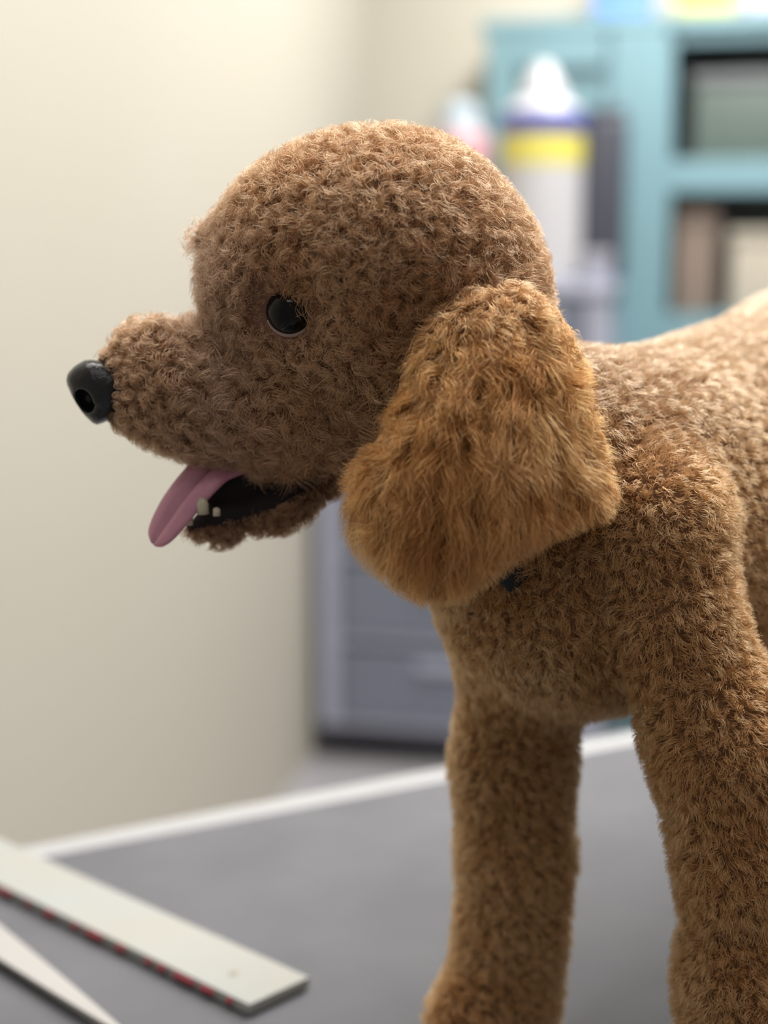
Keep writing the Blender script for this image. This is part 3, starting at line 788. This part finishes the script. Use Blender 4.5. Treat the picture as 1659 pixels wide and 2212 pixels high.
colh = lerp3(colh, (0.12, 0.054, 0.025), jaw * 0.9)  # shade on the lower jaw, put into its fur colour
face = (v > 590 + 0.25 * (u - 560).clip(0)) | (jaw > 0)
amp_h = np.where(face, 0.0017, 0.0012) * (1 - 0.6 * below) * np.where(jaw > 0, 0.7, 1)
clip_h = lambda tip: hull(tip) > 0.0012
idx = np.flatnonzero(s)
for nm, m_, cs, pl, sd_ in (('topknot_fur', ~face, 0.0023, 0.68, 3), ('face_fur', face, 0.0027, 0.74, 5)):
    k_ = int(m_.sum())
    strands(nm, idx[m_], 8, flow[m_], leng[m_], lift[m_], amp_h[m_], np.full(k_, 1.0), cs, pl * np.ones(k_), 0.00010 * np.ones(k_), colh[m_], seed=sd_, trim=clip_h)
# ears
for code, nm in ((2, 'ear_fur'), (3, 'ear_fur')):
    s = reg == code
    P = roots[s]; u, v = ru[s], rv[s]; n = len(P)
    top = W(1060, 520, -0.05 if code == 2 else 0.05)
    flow = P - top; flow[:, 1] *= 0.3
    low = np.clip((v - 640) / 400, 0, 1)
    leng = 0.016 + 0.010 * low
    ed_ = sd_ear(P) if code == 2 else sd_ear(P, True)
    lift = np.stack([0.42 * np.ones(n) - 0.05 * low, 0.75 * np.ones(n), 0.24 * np.ones(n)], 1)
    # trimmed rim: hair at the hem stays short
    if code == 2:
        d2 = -poly_sdf(u, v, EAR_POLY)
        hem = np.clip(d2 / 110, 0, 1)
        leng = leng * (0.30 + 0.70 * hem)
        lift[:, 1] *= 0.55 + 0.45 * hem
    nz = vnoise(P, 0.02, 15)
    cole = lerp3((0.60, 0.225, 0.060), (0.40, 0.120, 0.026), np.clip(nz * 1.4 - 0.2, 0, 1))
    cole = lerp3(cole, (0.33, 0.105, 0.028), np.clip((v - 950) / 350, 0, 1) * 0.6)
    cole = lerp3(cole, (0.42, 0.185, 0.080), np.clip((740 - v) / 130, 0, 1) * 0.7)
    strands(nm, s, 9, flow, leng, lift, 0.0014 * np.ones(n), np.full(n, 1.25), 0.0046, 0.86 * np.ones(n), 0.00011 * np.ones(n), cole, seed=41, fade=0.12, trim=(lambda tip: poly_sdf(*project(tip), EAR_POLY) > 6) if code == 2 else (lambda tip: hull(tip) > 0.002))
# body
s = reg == 4
P = roots[s]; u, v = ru[s], rv[s]; n = len(P)
flow = np.tile(np.array([0.35, 0.1, -1.0]), (n, 1))
leng = 0.0086 * np.ones(n)
lift = np.stack([0.72 * np.ones(n), 0.30 * np.ones(n), 0.34 * np.ones(n)], 1)
nz = vnoise(P, 0.03, 25); nz2 = vnoise(P, 0.009, 27)
colb = lerp3((0.58, 0.272, 0.105), (0.43, 0.168, 0.052), np.clip(nz * 0.9 + nz2 * 0.6 - 0.3, 0, 1))
pale = np.clip((P[:, 2] - 0.285) / 0.07, 0, 1) * np.clip((P[:, 0] - 0.03) / 0.05, 0, 1)      # top light on the back, painted into the coat colour
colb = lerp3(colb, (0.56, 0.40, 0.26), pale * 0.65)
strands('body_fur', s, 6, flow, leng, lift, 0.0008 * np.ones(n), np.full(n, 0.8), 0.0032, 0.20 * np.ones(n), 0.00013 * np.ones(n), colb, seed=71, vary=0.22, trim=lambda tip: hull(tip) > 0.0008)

# ---- nose leather
M_nose = mat('black_nose_leather', (0.010, 0.009, 0.010), 0.24, spec=0.45, bump=(900, 0.35, 0.0006))
OFF = np.array([0.12, 0.02, 0.0])
Vn, Qn = surface_nets(sd_nose, W(120, 940, 0) + np.array([-0.005, -0.020, -0.004]), W(300, 750, 0) + np.array([0.004, 0.020, 0.004]), 0.00055)
Vn = project_iso(sd_nose, Vn, 1, 0.0003)
mesh_np('nose', Vn - OFF, Qn, M_nose, dog)

# ---- eyes
M_eye = mat('dark_eye', (0.004, 0.003, 0.003), 0.05, spec=0.22)
M_lid = mat('pink_grey_eyelid', (0.33, 0.23, 0.20), 0.35)
def uv_ball(name, c, r, m, parent, seg=40):
    bm = bmesh.new(); bmesh.ops.create_uvsphere(bm, u_segments=seg, v_segments=seg // 2, radius=r)
    me = bpy.data.meshes.new(name); bm.to_mesh(me); bm.free()
    o = link_mesh(name, me, m, parent, True); o.location = c; return o
for c, sgn in ((EYE, -1), (EYE2, 1)):
    uv_ball('eye', c - OFF, EYE_R, M_eye, dog)
    pts = []
    for a in np.linspace(math.radians(200), math.radians(350), 26):   # round the lower edge of the eye
        ca_, sa_ = math.cos(a), math.sin(a)
        rr = EYE_R * 0.97
        pts.append(c - OFF + np.array([rr * ca_ * 0.98, sgn * EYE_R * 0.36, rr * sa_ * 0.92]))
    MB().tube(pts, [0.0003 + 0.0009 * math.sin(math.pi * i / 25) for i in range(26)], 10).build('eyelid', M_lid, dog, smooth=True)

# ---- tongue, teeth
M_tongue = mat('pink_tongue', (0.56, 0.26, 0.33), 0.38, noise=(160, (0.50, 0.22, 0.32), 0.7), sss=0.25, bump=(900, 0.25, 0.0005))
st = [(540, 985, 0.004, 0.0075, 0.0034, 0.9), (500, 992, 0.002, 0.0085, 0.0034, 0.95), (468, 1004, -0.002, 0.0090, 0.0033, 1.0), (440, 1030, -0.006, 0.0093, 0.0030, 1.0),
      (408, 1066, -0.008, 0.0092, 0.0028, 1.0), (381, 1102, -0.010, 0.0089, 0.0025, 1.0), (357, 1138, -0.0115, 0.0078, 0.0021, 1.0), (343, 1158, -0.012, 0.0064, 0.0018, 1.0), (336, 1170, -0.012, 0.0045, 0.0014, 1.0), (332, 1176, -0.012, 0.0018, 0.0008, 1.0)]
st = np.array(st)
ti = np.linspace(0, len(st) - 1, 34); st = np.stack([np.interp(ti, np.arange(len(st)), st[:, k]) for k in range(6)], 1)
for _ in range(3): st[1:-1, :3] = 0.25 * st[:-2, :3] + 0.5 * st[1:-1, :3] + 0.25 * st[2:, :3]
cl = np.array([W(*r[:3]) for r in st])
tv = []; tf = []; SEG = 24
for i, r in enumerate(st):
    tg = cl[min(i + 1, len(st) - 1)] - cl[max(i - 1, 0)]; tg /= np.linalg.norm(tg)
    side = np.array([0.0, -1.0, 0.0]); side = side - tg * (side @ tg); side /= np.linalg.norm(side)
    up = np.cross(side, tg)
    if up[2] < 0 and i < 8: up = -up
    up = up if (i == 0 or up @ pup > 0) else -up
    pup = up
    # twisted so that the upper face turns to the viewer
    an = r[5] * 0.95
    wv_ = side * math.cos(an) - up * math.sin(an); nv = up * math.cos(an) + side * math.sin(an)
    for k in range(SEG):
        a = 2 * math.pi * k / SEG
        x = r[3] * math.cos(a); y = r[4] * math.sin(a)
        if math.sin(a) > 0: y -= 1.05 * r[4] * math.exp(-(x / (0.15 * r[3] + 1e-5)) ** 2) - 0.30 * r[4] * (abs(x) / r[3])
        tv.append(cl[i] + wv_ * x + nv * y - OFF)
for i in range(len(st) - 1):
    for k in range(SEG): tf.append((i * SEG + k, i * SEG + (k + 1) % SEG, (i + 1) * SEG + (k + 1) % SEG, (i + 1) * SEG + k))
tf.append(tuple(range(SEG))); tf.append(tuple(range((len(st) - 1) * SEG + SEG - 1, (len(st) - 1) * SEG - 1, -1)))
mb = MB(); mb.v = [tuple(p) for p in tv]; mb.f = tf
tg_o = mb.build('tongue', M_tongue, dog, smooth=True)
M_tooth = mat('ivory_tooth', (0.50, 0.45, 0.33), 0.3)
for (u, v, Y, hgt, rad) in ((438, 1100, -0.0135, 26, 13), (407, 1124, -0.0125, 20, 10), (468, 1104, -0.0145, 8, 8)):
    c = W(u, v, Y) - OFF
    o = MB().lathe([(rad * PXS, -0.002), (rad * PXS, hgt * PXS * 0.45), (rad * PXS * 0.7, hgt * PXS * 0.8), (rad * PXS * 0.25, hgt * PXS)], 14).build('tooth', M_tooth, dog, smooth=True)
    o.location = c

# ---- collar
M_collar = mat('dark_teal_webbing', (0.02, 0.09, 0.12), 0.6)
ca0 = W(1272, 742, 0.02); ca1 = W(1112, 1255, -0.055)
cc = W(1165, 1000, 0.008)
loop = []
spot = W(1114, 1252, -0.05); top_bit = W(1268, 738, 0.0)
for a in np.linspace(0, 2 * math.pi, 97):
    axu = (W(1285, 752, 0.012) - cc); axv = np.array([0.012, -0.074, -0.022])
    dirn = unit((axu * math.cos(a) + axv * math.sin(a))[None])[0]
    ts = np.linspace(0.03, 0.16, 400); pp = cc + ts[:, None] * dirn      # walk outward to the coat
    dd = sd_body(pp); g = int(np.argmax(dd > -0.02))
    uu, vv = project(pp[g][None]); top_w = math.exp(-((vv[0] - 750) / 60) ** 2)
    want = -0.0095 + 0.0095 * top_w
    loop.append(pp[int(np.argmax(dd > want))])
loop = np.array(loop)
for _ in range(4): loop[1:-1] = 0.25 * loop[:-2] + 0.5 * loop[1:-1] + 0.25 * loop[2:]
collar = thing('collar', 'thin dark teal collar round the poodle neck under the ear', 'collar', tuple(loop[0]))
MB().tube(loop - loop[0], 0.0022, 10).build('band', M_collar, collar, smooth=True)
# the buckle peeps out below the ear: found on the coat along the line of sight
dr_ = W(1109, 1246, 0.0) - CAM; dr_ /= np.linalg.norm(dr_)
ts = np.linspace(0.40, 0.70, 1500); pp = CAM + ts[:, None] * dr_
bk = pp[int(np.argmax(sd_body(pp) < -0.0035))]
o = auto_smooth(MB().box(-0.0056, 0.0056, -0.003, 0.003, -0.0042, 0.0042).build('buckle', mat('dark_blue_buckle', (0.004, 0.009, 0.015), 0.8), collar, bevel=0.0026, seg=4))
o.location = bk - loop[0]; o.rotation_euler = (0.2, -0.7, 0.15)
